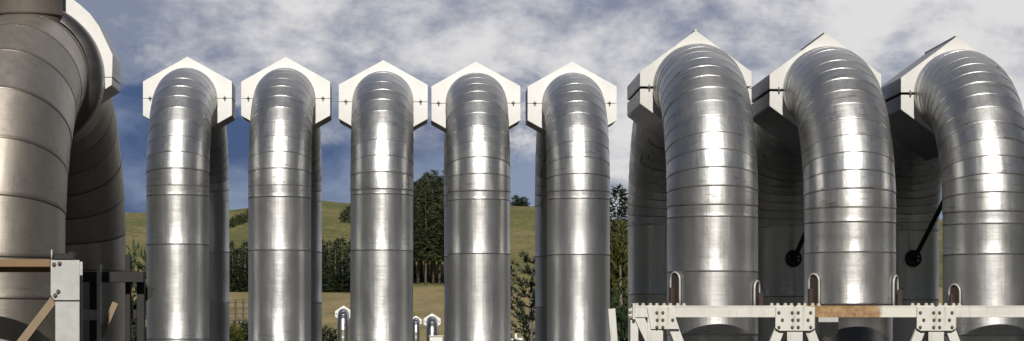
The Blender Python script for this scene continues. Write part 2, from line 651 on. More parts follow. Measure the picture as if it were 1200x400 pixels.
def pipe_loop(cx, D, r, z_axis, Rb, box_d, poly, n_g, front_edges, label, group, clad, boxmat,
              name='pipe_loop', bare_below=None, seam_gap=0.007, ridge=False, z_bottom=0.0):
    z0 = z_axis - Rb
    t = thing(name, label, 'steam pipe', (cx, D, z_bottom), group)
    t_off = -z_bottom
    cy1 = Rb
    cy2 = Rb + box_d
    yr = 2 * Rb + box_d
    zc = z0 + t_off
    fe = [e + t_off for e in front_edges]
    if bare_below is None:
        while fe[-1] > 0.01:
            fe.append(max(0.0, fe[-1] - r * 2.2) if fe[-1] > r * 1.2 else 0.0)
    lap_side = random.uniform(3.9, 5.6)
    obj('front_leg', straight_leg('front_leg', 0, [zc] + fe, r, -1, phi0=R(-35)), clad, t)
    obj('front_elbow', elbow('front_elbow', cy1, zc, Rb, r, 0, PI / 2, n_g), clad, t)
    obj('rear_elbow', elbow('rear_elbow', cy2, zc, Rb, r, PI / 2, PI, n_g, lap_low=False), clad, t)
    re_ = [zc]
    while re_[-1] > 0.01:
        re_.append(max(0.0, re_[-1] - r * 1.8) if re_[-1] > r * 1.2 else 0.0)
    obj('rear_leg', straight_leg('rear_leg', yr, re_, r, 1), clad, t)
    if bare_below is not None:
        zb = fe[-1] + 0.02
        bm = bmesh.new()
        add_tube(bm, [(0, 0, 0), (0, 0, zb)], r * 0.93, 64)
        me = bm_mesh(bm, 'bare_pipe', True)
        obj('bare_pipe', me, M['bare'], t)
    # joint box between the two elbows
    o = Vector((0, Rb, z_axis + t_off))
    up = obj('joint_box_lid', bm_mesh(box_half(poly, True, 0.0, box_d, seam_gap), 'joint_box_lid'), M['box_metal'], t, o)
    lo = obj('joint_box_base', bm_mesh(box_half(poly, False, 0.0, box_d, seam_gap), 'joint_box_base'), M['box_metal'], t, o)
    obj('sunlit_face', bm_mesh(box_half(poly, True, -0.016, -0.001, seam_gap, 0.003), 'sunlit_face'), boxmat, up)  # front of the same metal box, its sunlit brightness painted in
    obj('sunlit_face', bm_mesh(box_half(poly, False, -0.016, -0.001, seam_gap, 0.003), 'sunlit_face'), boxmat, lo)
    hw = max(p[0] for p in poly)
    for s in (-1, 1):
        c = obj('clip', CLIP, M['clip'], up, (s * hw * 0.84, -0.03, 0.0))
        c.scale = (0.38, 0.5, 0.6)
    if ridge:
        bm = bmesh.new()
        apex = max(p[1] for p in poly)
        add_box(bm, (0, box_d / 2, apex + 0.004), (0.035, box_d + 0.03, 0.022), None, 0.006)
        obj('ridge_cap', bm_mesh(bm, 'ridge_cap'), boxmat, up)
    return t


CLIP = clip_mesh()


def hexpoly(hw, apex, sh, low=None):
    low = apex if low is None else low
    return [(0, apex), (hw, sh), (hw, -sh), (0, -low), (-hw, -sh), (-hw, sh)]


# --- five slim loops
D1 = 36.0
small = [  # front centre px, apex y of its box, seams, label
    (209, 66, (231, 288, 398), 'slim silver pipe loop with white hexagonal box, standing nearest the brown pipe'),
    (328, 66, (233, 295, 401), 'slim silver pipe loop with white hexagonal box, second from the brown pipe'),
    (447, 70, (230, 295, 402), 'slim silver pipe loop with white hexagonal box, middle one of the five slim loops'),
    (562, 72, (236, 299, 405), 'slim silver pipe loop with white hexagonal box, just right of the tall pine stand'),
    (678, 72, (235, 300, 406), 'slim silver pipe loop with white hexagonal box, nearest the wide pipes'),
]
for px, ap, seams, lab in small:
    hexD = D1 + 1.6
    za = Z(ap + 49.5, hexD)
    pipe_loop(X(px, D1), D1, 0.5, za, 1.6, 0.80, hexpoly(0.745, 0.70, 0.285), 12,
              [Z(s, D1) for s in seams], lab, 'slim pipe loops in a row', M['clad'], M['white']).rotation_euler = (R(random.uniform(-.12, .12)), R(random.uniform(-.15, .15)), R(random.uniform(-.5, .5)))

# --- three wide loops on the right
D2 = 26.0
K2 = D2 / 30.0
big = [
    (835, 103, (257, 320, 393), None, 'wide silver pipe loop with pale hexagonal box, leftmost of the three wide loops'),
    (996, 106, (263, 298, 358), 1, 'wide silver pipe loop whose cladding stops above the rust stained beam'),
    (1159, 110, (265, 300, 394), None, 'wide silver pipe loop with pale hexagonal box, cut by the right edge'),
]
big_t = []
for px, axy, seams, bare, lab in big:
    hexD = D2 + 1.8 * K2
    za = Z(axy, hexD)
    t = pipe_loop(X(px, D2), D2, 0.6 * K2, za, 1.8 * K2, 1.9 * K2, hexpoly(0.79 * K2, 0.81 * K2, 0.225 * K2), 15,
                  [Z(s, D2) for s in seams], lab, 'wide pipe loops on the right', M['clad_big'], M['white_grey'],
                  bare_below=bare, seam_gap=0.03, ridge=True)
    big_t.append((t, px, za))


def arch_lug(t, r, phi, z, h, w, D):
    """arched guide opening on the flank of a wide pipe; phi measured from +x towards the camera"""
    def pt(u, v, rr):
        a = phi + u / r
        return (rr * math.cos(a), -rr * math.sin(a), z + v)
    path = [(-w / 2, 0)] + [(-w / 2, h * .35)] + [(-w / 2 * math.cos(q), h - w / 2 + w / 2 * math.sin(q)) for q in
                                    [k * PI / 8 for k in range(9)]] + [(w / 2, h * .35), (w / 2, 0)]
    bm = bmesh.new()
    add_tube(bm, [pt(u, v, r + 0.018) for u, v in path], 0.012, 8)
    rim = obj('guide_rim', bm_mesh(bm, 'guide_rim', True), M['galv'], t)
    bm = bmesh.new()
    a = [bm.verts.new(pt(u, v, r + 0.016)) for u, v in path]
    b = [bm.verts.new(pt(u, v, r + 0.002)) for u, v in path]
    bm.faces.new(a)
    bm.faces.new(b)
    for i in range(len(a)):
        j = (i + 1) % len(a)
        bm.faces.new([a[i], a[j], b[j], b[i]])
    obj('guide_plate', bm_mesh(bm, 'guide_plate'), M['brown'], rim)
    bm = bmesh.new()
    add_box(bm, pt(0, h * .3, r + 0.06), (0.05, 0.05, h * .6), Matrix.Rotation(-phi + PI / 2, 4, 'Z'), 0.006)
    obj('guide_lug', bm_mesh(bm, 'guide_lug'), M['brown'], rim)


for (t, px, za), (lz, rz_) in zip(big_t, ((320, 330), (322, 324), (334, 336))):
    for ph, zz in ((R(150), lz), (R(27), rz_)):
        z = Z(364, D2 - 0.3 * K2)
        arch_lug(t, 0.606 * K2, ph, z, Z(zz, D2) - z, 0.17, D2)
# loose sheet hanging under the middle wide pipe
t, px, za = big_t[1]
bm = bmesh.new()
x0, x1 = X(957, (29.5 * K2)) - t.location.x, X(980, (29.5 * K2)) - t.location.x
zt, zl, zb = Z(371, (29.5 * K2)), Z(390, (29.5 * K2)), Z(396, (29.5 * K2))
poly = [(x0, zt), (x1, zt), (x1, zl), ((x0 + x1) / 2, zb), (x0, zl + .02)]
add_prism(bm, poly, -0.64 * K2, -0.64 * K2 + 0.008)
obj('loose_sheet', bm_mesh(bm, 'loose_sheet'), M['galv'], t)

# braces with clamps on the rear legs of the wide loops
for (t, px, za), dx in zip(big_t, (0.10, 0.07, 0.07)):
    yr = 5.5 * K2
    zc = Z(303, 34.8 * K2)
    bm = bmesh.new()
    top = Vector(((dx + 0.30) * K2, 3.3 * K2, za - 1.05 * K2))
    low = Vector((dx * K2, yr - 0.72 * K2, zc))
    add_tube(bm, [low, low.lerp(top, .5), top], 0.032, 10)
    br = obj('hanger_rod', bm_mesh(bm, 'hanger_rod', True), M['dark'], t)
    bm = bmesh.new()
    ring = [(low.x + 0.095 * math.cos(a), yr - 0.66 * K2, zc + 0.10 * math.sin(a)) for a in [2 * PI * k / 20 for k in range(20)]]
    add_tube(bm, ring + ring[:1], 0.016, 8, cap=False)
    for k in range(8):
        a = 2 * PI * k / 8
        add_tube(bm, [(low.x + 0.075 * math.cos(a), yr - 0.70 * K2, zc + .078 * math.sin(a)), (low.x + 0.075 * math.cos(a), yr - 0.60 * K2, zc + .078 * math.sin(a))], 0.02, 6)
    add_tube(bm, [(low.x, yr - 0.69 * K2, zc), (low.x, yr - 0.55 * K2, zc)], 0.055, 14)
    obj('clamp_ring', bm_mesh(bm, 'clamp_ring'), M['dark'], br)

# --- dull brown loop at the left edge
D0 = 24.0
r0 = 0.73
hexD = D0 + 2.2
za0 = Z(91, hexD)
s_ = F / hexD
half = [(0, 114 / s_), (30 / s_, 106 / s_), (58 / s_, 85 / s_), (70 / s_, 74 / s_), (80 / s_, 60 / s_), (96 / s_, 26 / s_)]
poly = half + [(x / s_, z / s_) for x, z in ((95, -9), (70, -25), (40, -42), (0, -52))]
poly = poly + [(-x, z) for x, z in reversed(poly) if x > 1e-6]
brown = pipe_loop(X(-5, D0), D0, r0, za0, 2.2, 0.75, poly, 7, [Z(352, D0)],
                  'dull brown weathered pipe loop, largest and nearest, cut by the left edge', None, M['clad_dull'], M['white'])
# collar round the mouth of the box
pc = Pipe()
RC = 87 / s_
lp = [(0.0, r0 + 0.004), (0.03, RC - 0.07), (0.10, RC - 0.015), (0.18, RC), (0.36, RC), (0.379, RC - 0.01)]
pc.sheet([(Vector((0, 2.2 - 0.38 + d, za0 - 0.02)), Vector((0, 0, 1)), rad, d, d) for d, rad in lp], 4.0, 0)
obj('collar', pc.mesh('collar'), M['bare'], brown)
# riser standing on the crown of the bend
rv = Pipe()
RR = 0.40
xr = X(71, 25.8) - RR - brown.location.x
zr = Z(70, 25.0)
for za_, zb_ in ((zr, Z(8, 25.0)), (Z(8, 25.0), Z(-55, 25.0)), (Z(-55, 25.0), Z(-120, 25.0))):
    L = zb_ - za_
    rv.sheet([(Vector((xr, 1.9, za_ + min(d, L + .02))), Vector((0, -1, 0)), rad, d, d) for d, rad in lap_profile(L, RR, 0.03, 0.012)], -0.6, za_)
obj('riser', rv.mesh('riser'), M['riser'], brown)
bm = bmesh.new()
add_tube(bm, [(xr, 1.9, Z(-120, 25.0)), (xr, 1.9, Z(-124, 25.0))], RR + 0.06, 48)
obj('riser_cap', bm_mesh(bm, 'riser_cap'), M['dark'], brown)


# ------------------------------------------------------------------ steel frames
def bolt_mesh():
    bm = bmesh.new()
    add_tube(bm, [(0, 0.0, 0), (0, -0.028, 0)], 0.017, 6)
    add_tube(bm, [(0, 0.0, 0), (0, -0.008, 0)], 0.026, 10)
    return bm_mesh(bm, 'bolt')


BOLT = bolt_mesh()


def bolts(parent, pts, mat_obj=None, s=1.0, rot=None):
    for p in pts:
        o = bpy.data.objects.new('bolt', BOLT if mat_obj is None else mat_obj)
        COL.objects.link(o)
        o.parent = parent
        o.location = p
        o.scale = (s, s, s)
        if rot:
            o.rotation_euler = rot


BOLT.materials.append(M['bolt'])
BOLT_C = BOLT.copy()
BOLT_C.materials.clear()
BOLT_C.materials.append(M['bolt_cream'])


def h_beam(bm, xa, xb, y, z, hgt, wid, th=0.014):
    add_box(bm, ((xa + xb) / 2, y, z + hgt / 2 - th / 2), (xb - xa, wid, th))
    add_box(bm, ((xa + xb) / 2, y, z - hgt / 2 + th / 2), (xb - xa, wid, th))
    add_box(bm, ((xa + xb) / 2, y - wid / 2 + th / 2 + 0.004, z), (xb - xa, th, hgt - 2 * th - 0.001))


YB = D2 - 1.03 * K2
fr = thing('pipe_support_frame', 'cream painted steel trestle with bolted gusset plates in front of the wide pipes', 'steel frame', (X(930, YB), YB, 0))
fx, fy = fr.location.x, fr.location.y
beam_z = Z(365.2, YB)
beam_h = 13.5 * YB / F
nodes_px = [772, 930, 1095, 1262]
spans = [(743, 906), (954, 1071), (1119, 1240)]
spans = [(743, 928.5), (931.5, 1093.5), (1096.5, 1300)]
for i, (a, b) in enumerate(spans):
    bm = bmesh.new()
    xa, xb = X(a, YB) - fx, X(b, YB) - fx
    xm = (xa + xb) / 2
    h_beam(bm, xa - xm, xb - xm, 0, 0, beam_h, 0.16)
    obj('beam', bm_mesh(bm, 'beam'), M['beam_rust'] if i == 1 else M['cream'], fr, (xm, 0, beam_z))
for npx in nodes_px:
    nx = X(npx, YB) - fx
    u = YB / F
    # gusset plate in front of the beam
    bm = bmesh.new()
    w2, h0, h1 = 23 * u, -4 * u, -22 * u
    z_top = beam_z + beam_h / 2 - 0.012
    if npx == 772:
        pl = [(-15 * u, z_top), (14 * u, z_top), (23 * u, z_top - 26 * u), (-10 * u, z_top - 26 * u)]
    else:
        pl = [(-w2, z_top), (w2, z_top), (w2, z_top - 25 * u), (w2 - 5 * u, z_top - 28 * u), (-w2 + 5 * u, z_top - 28 * u), (-w2, z_top - 25 * u)]
    add_prism(bm, pl, -0.105, -0.09)
    g = obj('gusset_plate', bm_mesh(bm, 'gusset_plate'), M['cream'], fr, (nx, 0, 0))
    pts = []
    for row, zz in enumerate((-7, -15.5, -24)):
        for xx in ((-19, -3.5, 3.5, 18) if row != 1 else (-15, -3, 3.5, 15)):
            if npx == 772 and (xx < -10 or xx > 16):
                continue
            pts.append((xx * u, -0.105, z_top + zz * u))
    bolts(g, pts, None, 0.72)
    # nuts standing along the top flange
    pts = [((-26 + 8.0 * k) * u, -0.02 + 0.05 * (k % 2), beam_z + beam_h / 2 + 0.0) for k in range(8)]
    bolts(g, pts, BOLT_C, 1.05, (R(-90), 0, 0))
    # column
    bm = bmesh.new()
    cw = 18 * u
    zt = beam_z - beam_h / 2 - 0.002
    add_box(bm, (0, -0.078, (zt + 0) / 2), (cw, 0.014, zt))
    add_box(bm, (0, 0.078, (zt + 0) / 2), (cw, 0.014, zt))
    add_box(bm, (0, 0, zt / 2), (0.014, 0.14, zt))
    obj('column', bm_mesh(bm, 'column'), M['cream'], fr, (nx - (5 * u if npx == 772 else 0), 0, 0))
    bm = bmesh.new()
    add_box(bm, (nx, 0, 0.012), (0.34, 0.34, 0.024), None, 0.004)
    obj('foot_plate', bm_mesh(bm, 'foot_plate'), M['cream'], fr)
    for s in (-1, 1):
        bm = bmesh.new()
        a = (nx + s * 16 * u, -0.06, z_top - 23 * u)
        b = (nx + s * (16 + 60) * u, -0.06, 0.3)
        if npx == 772 and s == -1:
            a = (nx - 27 * u, -0.06, z_top - 5 * u)
            b = (nx + 6 * u, -0.06, z_top - 75 * u)
        add_angle(bm, a, b, 11 * u, 0.06, 0.012)
        obj('brace', bm_mesh(bm, 'brace'), M['cream'], fr)
# end flange of the beam
bm = bmesh.new()
add_box(bm, (X(744, YB) - fx - 0.02, 0, beam_z), (0.03, 0.22, beam_h + 0.05), None, 0.004)
add_box(bm, (X(745, YB) - fx - 0.02, 0, (beam_z - beam_h / 2 - 0.03) / 2), (0.09, 0.09, beam_z - beam_h / 2 - 0.03), None, 0.004)
ep = obj('end_post', bm_mesh(bm, 'end_post'), M['cream'], fr)
bolts(ep, [(X(744, YB) - fx - 0.038, -0.05 + 0.0 * k, beam_z - 0.05 + 0.06 * k) for k in (0, 1)], BOLT_C, 1.4, (0, 0, R(-90)))

# leaning white prop left of the frame
YP = 27.0
pr = thing('steel_prop', 'leaning white steel prop standing alone left of the cream trestle', 'prop', (X(722, YP), YP, 0))
bm = bmesh.new()
add_bar(bm, (X(731, YP) - pr.location.x, 0, 0.02), (X(716.5, YP) - pr.location.x, 0, Z(362, YP)), 0.088, 0.08, 0.005)
obj('strut', bm_mesh(bm, 'strut'), M['cream'], pr)
bm = bmesh.new()
add_box(bm, (X(731, YP) - pr.location.x, 0, 0.011), (0.3, 0.3, 0.022), None, 0.004)
obj('foot_plate', bm_mesh(bm, 'foot_plate'), M['cream'], pr)

# left trestle in front of the brown pipe
YL = 22.38
u = YL / F
lf = thing('pipe_support_frame', 'grey galvanised trestle with a rusty top beam in front of the brown pipe', 'steel frame', (X(81, YL), YL, 0))
lx = lf.location.x
bm = bmesh.new()
add_box(bm, (X(-30, YL) - lx, 0, Z(309, YL)), ((X(61, YL) - X(-121, YL)), 0.24, 9 * u), None, 0.005)
add_box(bm, (X(-30, YL) - lx, 0.06, Z(316, YL)), ((X(60, YL) - X(-121, YL)), 0.012, 6 * u))
obj('beam', bm_mesh(bm, 'beam'), M['rust'], lf)
bm = bmesh.new()
add_prism(bm, [(X(62, YL) - lx, Z(305.5, YL)), (X(95.5, YL) - lx, Z(305.5, YL)), (X(95.5, YL) - lx, Z(352, YL)),
               (X(66, YL) - lx, Z(352, YL)), (X(62, YL) - lx, Z(346, YL))], -0.135, -0.12)
g = obj('gusset_plate', bm_mesh(bm, 'gusset_plate'), M['galv'], lf)
bolts(g, [(X(px, YL) - lx, -0.135, Z(py, YL)) for px, py in ((66, 310.5), (72.5, 309.5), (71, 342), (67.5, 346.5))], None, 0.85)
bm = bmesh.new()
zt = Z(306.5, YL)
cx0, cx1 = X(67, YL) - lx, X(95, YL) - lx
add_box(bm, ((cx0 + cx1) / 2, -0.105, zt / 2), (cx1 - cx0, 0.016, zt))
add_box(bm, ((cx0 + cx1) / 2, 0.105, zt / 2), (cx1 - cx0, 0.016, zt))
add_box(bm, ((cx0 + cx1) / 2, 0, zt / 2), (0.016, 0.19, zt))
obj('column', bm_mesh(bm, 'column'), M['galv'], lf)
bm = bmesh.new()
add_box(bm, ((cx0 + cx1) / 2, 0, 0.012), (0.4, 0.4, 0.024), None, 0.004)
obj('foot_plate', bm_mesh(bm, 'foot_plate'), M['galv'], lf)
bm = bmesh.new()
a = Vector((X(66, YL) - lx, -0.10, Z(350, YL)))
b = Vector((X(26, YL) - lx, -0.10, Z(402, YL)))
add_angle(bm, a, a + (b - a) * 2.2, 9.5 * u, 0.05, 0.010)
obj('brace', bm_mesh(bm, 'brace'), M['rustgrey'], lf)
bm = bmesh.new()
add_tube(bm, [(X(61.5, YL) - lx, -0.05, Z(306, YL)), (X(61.5, YL) - lx, -0.05, Z(293, YL))], 0.008, 8)
obj('rod', bm_mesh(bm, 'rod', True), M['galv'], lf)
bm = bmesh.new()
add_box(bm, (X(75, YL) - lx, 0.06, Z(301, YL)), (25 * u, 0.16, 7.5 * u), None, 0.01)
add_box(bm, (X(83, YL) - lx, 0.06, Z(297, YL)), (6 * u, 0.1, 4 * u), None, 0.004)
obj('slide_shoe', bm_mesh(bm, 'slide_shoe'), M['dark'], lf)
bm = bmesh.new()   # cross tie running back from the column
add_box(bm, (0.0, 0.9, Z(368, YL)), (0.08, 1.55, 0.11))
obj('cross_tie', bm_mesh(bm, 'cross_tie'), M['dark'], lf)

# dark trestle round the rear leg of the brown loop
YR = 27.6
u = YR / F
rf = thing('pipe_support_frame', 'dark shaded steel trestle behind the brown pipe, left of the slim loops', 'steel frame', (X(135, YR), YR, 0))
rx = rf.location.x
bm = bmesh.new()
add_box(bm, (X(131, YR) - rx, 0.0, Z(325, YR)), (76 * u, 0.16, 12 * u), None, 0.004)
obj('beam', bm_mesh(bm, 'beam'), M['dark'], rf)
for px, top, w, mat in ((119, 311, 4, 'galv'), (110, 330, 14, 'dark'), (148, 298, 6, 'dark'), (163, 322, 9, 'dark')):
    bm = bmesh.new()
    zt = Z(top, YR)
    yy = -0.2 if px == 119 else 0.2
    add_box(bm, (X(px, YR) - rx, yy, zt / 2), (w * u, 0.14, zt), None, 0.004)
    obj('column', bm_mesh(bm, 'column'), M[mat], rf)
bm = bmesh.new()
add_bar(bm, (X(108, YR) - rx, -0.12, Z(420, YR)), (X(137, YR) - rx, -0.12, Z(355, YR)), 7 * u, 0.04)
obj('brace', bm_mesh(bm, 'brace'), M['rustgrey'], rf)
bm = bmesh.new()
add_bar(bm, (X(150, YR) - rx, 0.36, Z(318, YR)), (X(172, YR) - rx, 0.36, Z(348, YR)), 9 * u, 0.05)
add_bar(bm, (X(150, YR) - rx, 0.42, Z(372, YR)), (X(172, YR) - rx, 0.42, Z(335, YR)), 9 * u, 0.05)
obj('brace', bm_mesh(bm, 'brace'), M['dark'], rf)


# ------------------------------------------------------------------ small far loops and posts
def far_loop(px, top_py, w_px, D, label):
    s = D / F
    r = w_px * s / 2
    hw, ap, sh = r * 1.55, r * 1.5, r * 0.5
    za = Z(top_py, D) - ap
    t = pipe_loop(X(px, D), D, r, za, r * 3, r * 1.6, hexpoly(hw, ap, sh), 6, [za - r * 4.5], label,
                  'far small pipe loops', M['clad_far'], M['white'], z_bottom=ground(X(px, D), D))
    return t


far_loop(487.5, 370, 9, 130, 'tiny distant silver pipe loop with white hexagon top, smaller of the close pair')
far_loop(506.5, 367, 13, 112, 'tiny distant silver pipe loop with white hexagon top, larger of the close pair')
far_loop(402, 358, 13, 108, 'small distant silver pipe loop peeping out beside the middle slim pipe')

YX = 100.0
v = thing('valve_box', 'small white box on legs below the two tiny distant loops', 'box', (X(511, YX), YX, 0))
bm = bmesh.new()
add_box(bm, (0, 0, Z(397.5, YX)), (15 * YX / F, 0.5, 6 * YX / F), None, 0.01)
obj('housing', bm_mesh(bm, 'housing'), M['white'], v)
bm = bmesh.new()
add_box(bm, (0, 0, Z(394, YX)), (17 * YX / F, 0.6, 0.04), None, 0.005)
obj('lid', bm_mesh(bm, 'lid'), M['white'], v)
for s in (-1, 1):
    bm = bmesh.new()
    zt = Z(400.3, YX)
    add_box(bm, (s * 0.2, 0, zt / 2), (0.06, 0.06, zt))
    obj('leg', bm_mesh(bm, 'leg'), M['galv'], v)

YM = 70.0
mk = thing('marker_post', 'thin white post with a short cross bar in front of the dark conifer', 'post', (X(604.5, YM), YM, 0))
bm = bmesh.new()
add_tube(bm, [(0, 0, 0), (0, 0, Z(390.5, YM))], 0.035, 8)
obj('pole', bm_mesh(bm, 'pole', True), M['white'], mk)
bm = bmesh.new()
add_box(bm, (0, -0.05, Z(397.5, YM)), (0.42, 0.05, 0.07), None, 0.004)
obj('cross_bar', bm_mesh(bm, 'cross_bar'), M['white'], mk)

# paddock fence in the gap between the first two slim loops
YF = 150.0
fn = thing('paddock_fence', 'dark wooden post and rail fence in the field seen between the first slim pipes', 'fence', (X(276, YF), YF, 0))
px = 240
while px < 312:
    bm = bmesh.new()
    x = X(px, YF)
    zg = ground(x, YF)
    zt = Z(352 + random.uniform(-1.5, 1.5), YF)
    add_box(bm, (x - fn.location.x, 0, (zg - .3 + zt) / 2), (0.13, 0.13, zt - zg + .3), None, 0.01)
    obj('post', bm_mesh(bm, 'post'), M['wood'], fn)
    px += 9
for k, py in enumerate((355, 361, 368, 376)):
    bm = bmesh.new()
    add_box(bm, (X(275, YF) - fn.location.x, -0.09, Z(py, YF)), (76 * YF / F, 0.04, 0.07))
    obj('rail', bm_mesh(bm, 'rail'), M['wood'], fn)


# ------------------------------------------------------------------ vegetation
def leaf_cloud_mesh(name, faces, mat):
    """faces: list of (vertex list, tone)"""
    v, f, tn = [], [], []
    for vs, t in faces:
        b = len(v)
        v += [tuple(p) for p in vs]
        f.append(tuple(range(b, b + len(vs))))
        tn.append(t)
    me = bpy.data.meshes.new(name)
    me.from_pydata(v, [], f)
    a = me.attributes.new('tone', 'FLOAT', 'FACE')
    a.data.foreach_set('value', tn)
    me.materials.append(mat)
    return me


def tuft(c, size, d, rng, out, tone, n=3):
    for _ in range(n):
        ax = Vector((rng.gauss(0, 1), rng.gauss(0, 1), rng.gauss(0, .6))).normalized()
        dd = (Vector(d) + ax * 0.8).normalized()
        s = dd.cross(Vector((rng.gauss(0, 1), rng.gauss(0, 1), rng.gauss(0, 1)))).normalized()
        L = size * rng.uniform(.7, 1.3)
        w = L * rng.uniform(.2, .42)
        p = Vector(c) + ax * size * 0.35
        out.append(([p - s * w * .5, p + s * w * .5, p + dd * L + s * w * .15, p + dd * L - s * w * .15], tone + rng.uniform(-.2, .2)))


def pine_crown(h, base, rad, whorls, tsize, seed, power=0.9, jag=0.35):
    rng = random.Random(seed)
    out = []
    for w in range(whorls):
        t = w / (whorls - 1)
        z = base + (h - base) * t
        rr = rad * (1 - t) ** power * rng.uniform(1 - jag, 1 + jag * .5) + tsize * .35
        nb = max(4, int(11 * (1 - t * .55)))
        ph = rng.uniform(0, 6.28)
        for b in range(nb):
            if rng.random() < .10:
                continue
            a = ph + 2 * PI * b / nb + rng.uniform(-.3, .3)
            L = rr * rng.uniform(.65, 1.15)
            steps = max(2, int(L / (tsize * .55)))
            tone = rng.uniform(.2, .8)
            for s in range(steps):
                q = (s + 1) / steps
                d = Vector((math.cos(a), math.sin(a), .25))
                c = Vector((math.cos(a) * L * q, math.sin(a) * L * q, z + L * q * rng.uniform(-.12, .22)))
                tuft(c, tsize, d, rng, out, tone, 2 if q < .5 else 3)
    for _ in range(5):
        tuft((0, 0, h - tsize * .5), tsize * .9, (0, 0, 1), rng, out, .6, 2)
    return out


def trunk_mesh(h, r, name='trunk'):
    bm = bmesh.new()
    add_tube(bm, [(0, 0, -0.4), (0.01 * h, 0, h * .4), (0, 0.01 * h, h * .92)], [r * 1.25, r * .8, r * .2], 7)
    return bm_mesh(bm, name, True)


def copies_of(proto):
    c = proto.copy()
    COL.objects.link(c)
    for ch in proto.children:
        d = ch.copy()
        COL.objects.link(d)
        d.parent = c
    return c


def make_tree(name, crown_faces, mat, h, tr, label, group, cat='tree'):
    t = thing(name, label, cat, (0, 0, 0), group)
    obj('crown', leaf_cloud_mesh('crown', crown_faces, mat), None, t)
    obj('trunk', trunk_mesh(h, tr), M['bark'], t)
    return t


rng = random.Random(11)


def forest(protos, spots):
    used = [False] * len(protos)
    for (x, y, s, sz) in spots:
        i = rng.randrange(len(protos))
        o = copies_of(protos[i]) if used[i] else protos[i]
        used[i] = True
        o.location = (x, y, ground(x, y) - 0.1)
        o.rotation_euler = (0, 0, rng.uniform(0, 6.28))
        o.scale = (s, s, sz)


band_label = 'small dark conifer in the shelter belt at the foot of the hill'
protos = [make_tree('conifer_tree', pine_crown(6.2, 0.25, rad, 18, .40, 20 + i, .7, .4), M['pine'], 6, .14, band_label,
                    'conifers of the shelter belt') for i, rad in enumerate((1.35, 1.6, 1.25, 1.5))]
spots = []
for row, (yy, dx) in enumerate(((300, 0), (304, .8), (309, .3))):
    px = 236 + dx * 8
    while px < 428:
        spots.append((X(px, yy), yy + rng.uniform(-1.5, 1.5), rng.uniform(.85, 1.25), rng.uniform(.55, 1.14)))
        px += rng.uniform(6.5, 9)
forest(protos, spots)

tall_label = 'tall pine with bare lower trunk in the stand between the middle slim pipes'
protos = [make_tree('pine_tree', pine_crown(16, 4.2, rad, 30, .50, 40 + i, .85, .35), M['pine_tall'], 16, .20, tall_label,
                    'tall pines of the stand') for i, rad in enumerate((2.5, 2.9, 2.3, 2.7))]
spots = []
for yy, dx in ((330, 0), (335, 6), (341, 2), (348, 8)):
    px = 468 + dx
    while px < 545:
        spots.append((X(px, yy), yy + rng.uniform(-1.5, 1.5), rng.uniform(.85, 1.15), rng.uniform(.86, 1.03)))
        px += rng.uniform(6.5, 9.5)
forest(protos, spots)

# dark pine whose top shows left of the wide pipes
pt_ = make_tree('pine_tree', pine_crown(16.5, 3, 2.6, 22, 1.0, 77, .5, .45), M['pine'], 15, .25,
                'lone dark pine rising behind the yellow green bush', None)
pt_.location = (X(724, 330), 330, ground(X(724, 330), 330) - .1)
pt_.scale = (1, 1, 0.86)

# ridge trees
ridge_label = 'tiny dark tree on the crest of the hill'
for k, (px, h) in enumerate(((604, 3.2), (609, 2.6), (614, 2.9))):
    t = make_tree('hill_tree', pine_crown(h, .3, 1.3, 8, .7, 90 + k, .4), M['pine'], h, .1, ridge_label, 'trees on the hill crest')
    yy = RIDGE - 8
    t.location = (X(px, yy), yy, ground(X(px, yy), yy) - .2)


def blob_bush(rx, ry, rz_, n, size, seed, up=.3):
    rg = random.Random(seed)
    out = []
    lobes = [(Vector((rg.uniform(-.6, .6) * rx, rg.uniform(-.6, .6) * ry, rg.uniform(.15, .8) * rz_)), rg.uniform(.3, .55)) for _ in range(9)]
    for _ in range(n):
        c, s = rg.choice(lobes)
        d = Vector((rg.gauss(0, 1), rg.gauss(0, 1), rg.gauss(0, 1))).normalized()
        q = rg.uniform(.55, 1.05)
        p = c + Vector((d.x * rx * s * q, d.y * ry * s * q, d.z * rz_ * s * .8 * q))
        if p.z < 0:
            p.z = abs(p.z) * .3
        tuft(p, size, d + Vector((0, 0, up)), rg, out, .3 + .4 * s, 2)
    return out


# hedge of dark shrubs half way up the hill
hedge_label = 'dark shrub in the hedge line climbing the hillside'
for k in range(12):
    px = 252 + k * 5.0
    py = 274 - k * 1.9
    # find the depth where the slope reaches that height
    yy = 340
    while yy < 700 and Z(py, yy) > ground(X(px, yy), yy):
        yy += 4
    t = make_tree('shrub', blob_bush(1.7, 1.7, 2.3, 150, .6, 200 + k), M['shrub'], 1.6, .07, hedge_label, 'hedge shrubs on the hillside', 'shrub')
    t.location = (X(px, yy), yy, ground(X(px, yy), yy) - .2)
for k, (px, py, s) in enumerate(((404, 262, 1.0), (409, 256, 1.2))):
    yy = 340
    while yy < 700 and Z(py, yy) > ground(X(px, yy), yy):
        yy += 4
    t = make_tree('shrub', blob_bush(1.7 * s, 1.7, 3.0 * s, 170, .6, 240 + k), M['shrub'], 2, .08,
                  'dark bush alone on the brown slope beside the middle slim pipe', 'bushes on the brown slope', 'shrub')
    t.location = (X(px, yy), yy, ground(X(px, yy), yy) - .2)


